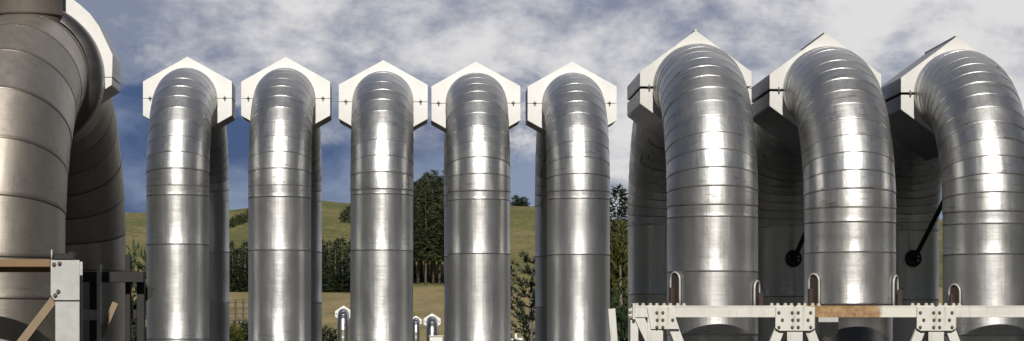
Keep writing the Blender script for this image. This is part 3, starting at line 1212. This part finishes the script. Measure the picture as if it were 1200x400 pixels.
# near conifer between the fourth and fifth slim loops
def near_conifer(h, seed):
    rg = random.Random(seed)
    out = []
    bm = bmesh.new()
    add_tube(bm, [(0, 0, -.2), (0, 0, h * .5), (0.03, 0, h * .97)], [.10, .06, .012], 8)
    zz = .25
    while zz < h * .97:
        t = zz / h
        nb = 6 if t < .8 else 4
        ph = rg.uniform(0, 6.28)
        for b in range(nb):
            a = ph + b * 2 * PI / nb + rg.uniform(-.25, .25)
            L = (1.75 * (1 - t) ** .8 + .15) * rg.uniform(.75, 1.2)
            rise = rg.uniform(.35, .8)
            P = lambda q: Vector((math.cos(a) * L * q, math.sin(a) * L * q, zz + L * (rise * q * q * .9 + .05 * q)))
            add_tube(bm, [P(0), P(.5), P(1)], [.022, .014, .005], 5)
            n = int(16 + L * 34)
            for k in range(n):
                q = rg.uniform(.2, 1.02)
                d = (P(min(1, q + .05)) - P(q - .05)).normalized()
                tuft(P(q), .09, d + Vector((rg.gauss(0, .5), rg.gauss(0, .5), rg.gauss(0, .4))), rg, out, rg.uniform(.1, .8), 2)
        zz += rg.uniform(.22, .34)
    return out, bm_mesh(bm, 'trunk', True)


fc, tm = near_conifer(3.6, 5)
YC = 55
nc = thing('conifer_tree', 'young dark conifer with upswept branches between the last two slim pipes', 'tree', (X(622, YC), YC, 0))
obj('crown', leaf_cloud_mesh('crown', fc, M['conifer']), None, nc)
obj('trunk', tm, M['bark'], nc)

t = make_tree('bush', blob_bush(1.0, .9, 4.3, 3300, .16, 301, .5), M['bush'], 3.6, .08,
              'tall yellow green bush in the gap left of the wide pipes', None, 'bush')
t.location = (X(727, 52), 52, -.05)
t = make_tree('bush', blob_bush(1.3, 1, 2.6, 2600, .17, 305, .4), M['conifer'], 2.0, .08,
              'dark low bush in front of the yellow green one', None, 'bush')
t.location = (X(726, 47), 47, -.05)
# dark low growth under the fence and beside the first loops
for k, (px, yy, s, lab) in enumerate(((270, 135, .85, 'green bush at the foot of the paddock fence'),
                                      (283, 138, .8, 'dark bush beside the paddock fence, nearer the second slim pipe'),
                                      (381, 125, .8, 'dark bush left of the far loop by the middle slim pipe'),
                                      (160, 60, 1.0, 'dark bush behind the shaded trestle on the left'))):
    t = make_tree('bush', blob_bush(1.2 * s, 1.0 * s, (1.9 if k < 3 else 3.6) * s, 700 if k < 3 else 1500, .22, 320 + k), M['bush'] if k == 0 else M['conifer'], 1.3, .05, lab, None, 'bush')
    t.location = (X(px, yy), yy, ground(X(px, yy), yy) - .05)

# ------------------------------------------------------------------ light and sky
SUN_EL, SUN_AZ = 35.0, 0.2       # azimuth: degrees to the left of straight behind the camera
sd = bpy.data.lights.new('sun', 'SUN')
sun = bpy.data.objects.new('sun', sd)
COL.objects.link(sun)
sd.energy = 4.3
sd.angle = R(0.53)
sd.color = (1.0, 0.95, 0.87)
to_sun = Vector((-math.sin(R(SUN_AZ)) * math.cos(R(SUN_EL)), -math.cos(R(SUN_AZ)) * math.cos(R(SUN_EL)), math.sin(R(SUN_EL))))
sun.rotation_euler = to_sun.to_track_quat('Z', 'Y').to_euler()

w = bpy.data.worlds.new('World')
scene.world = w
w.use_nodes = True
nt = w.node_tree
nt.nodes.clear()
out = nt.nodes.new('ShaderNodeOutputWorld')
sky = nt.nodes.new('ShaderNodeTexSky')
sky.sky_type = 'NISHITA'
sky.sun_disc = False
sky.sun_elevation = R(SUN_EL)
sky.sun_rotation = R(180 + SUN_AZ)
sky.air_density = 1.0
sky.dust_density = 0.6
sky.ozone_density = 2.0
tc = nd(nt, 'ShaderNodeTexCoord')
D_ = tc.outputs['Generated']
sep = nd(nt, 'ShaderNodeSeparateXYZ')
nt.links.new(D_, sep.inputs[0])
elev = sep.outputs[2]
warp = mapping(nt, D_, (9, 9, 15), (3.1, 0.4, 0.2))
n_big = noise_node(nt, warp, 1.0, 10, 0.62, 0.15)
n_med = noise_node(nt, mapping(nt, D_, (10, 10, 17), (7.7, 1.0, 4.0)), 1.6, 10, 0.62, 0.1)
# cover: heavy up high, broken with dark blue gaps lower down, thicker to the right
bias = mrange(nt, elev, 0.06, 0.13, -0.16, 0.16, True)
biasx = mrange(nt, sep.outputs[0], -0.16, 0.2, -0.06, 0.10)
cov = math_node(nt, 'ADD', math_node(nt, 'ADD', n_big, bias), biasx)
cover = math_node(nt, 'MULTIPLY', mrange(nt, cov, 0.45, 0.56, 0, 1, True), mrange(nt, sep.outputs[1], 0.35, 0.85, 0.06, 1.0, True))
cl_shade = mrange(nt, math_node(nt, 'ADD', n_med, mrange(nt, sep.outputs[0], -0.16, 0.24, -0.15, 0.10)), 0.34, 0.64, 0, 1, True)
cloud_col = mixc(nt, cl_shade, (0.22, 0.255, 0.35), (0.74, 0.73, 0.735))
# deep slate rain sky under the clouds
n_low = noise_node(nt, mapping(nt, D_, (9, 9, 20), (1.7, 5.0, 2.0)), 1.3, 6, 0.55, 0.2)
n_lo2 = math_node(nt, 'ADD', n_low, mrange(nt, sep.outputs[0], -0.16, 0.08, -0.12, 0.04))
n_lo2 = math_node(nt, 'ADD', n_lo2, mrange(nt, elev, 0.055, 0.085, 0.13, -0.03, True))
slate = mixc(nt, mrange(nt, n_lo2, 0.38, 0.64, 0, 1, True), (0.055, 0.095, 0.215), (0.24, 0.295, 0.42))
bg_sky = nd(nt, 'ShaderNodeBackground')
nt.links.new(sky.outputs[0], bg_sky.inputs[0])
bg_sky.inputs[1].default_value = 0.05
# dark cloud added overhead and behind, out of view, to deepen the shade
slate = mixc(nt, mrange(nt, sep.outputs[1], 0.35, 0.85, 1, 0, True), slate, (0.02, 0.029, 0.055))
bg_slate = nd(nt, 'ShaderNodeBackground')
nt.links.new(slate, bg_slate.inputs[0])
bg_cloud = nd(nt, 'ShaderNodeBackground')
nt.links.new(cloud_col, bg_cloud.inputs[0])
ms1 = nd(nt, 'ShaderNodeMixShader')
# the rain sky lies ahead (+Y); behind the camera the added dark slate covers most
nt.links.new(mrange(nt, sep.outputs[1], 0.1, 0.8, 0.80, 0.95, True), ms1.inputs[0])
nt.links.new(bg_sky.outputs[0], ms1.inputs[1])
nt.links.new(bg_slate.outputs[0], ms1.inputs[2])
ms2 = nd(nt, 'ShaderNodeMixShader')
nt.links.new(cover, ms2.inputs[0])
nt.links.new(ms1.outputs[0], ms2.inputs[1])
nt.links.new(bg_cloud.outputs[0], ms2.inputs[2])
nt.links.new(ms2.outputs[0], out.inputs[0])

scene.view_settings.view_transform = 'Standard'
scene.view_settings.look = 'None'
scene.view_settings.exposure = 0
scene.view_settings.gamma = 1
scene.view_settings.use_curve_mapping = False
scene.render.engine = 'CYCLES'
scene.cycles.max_bounces = 8
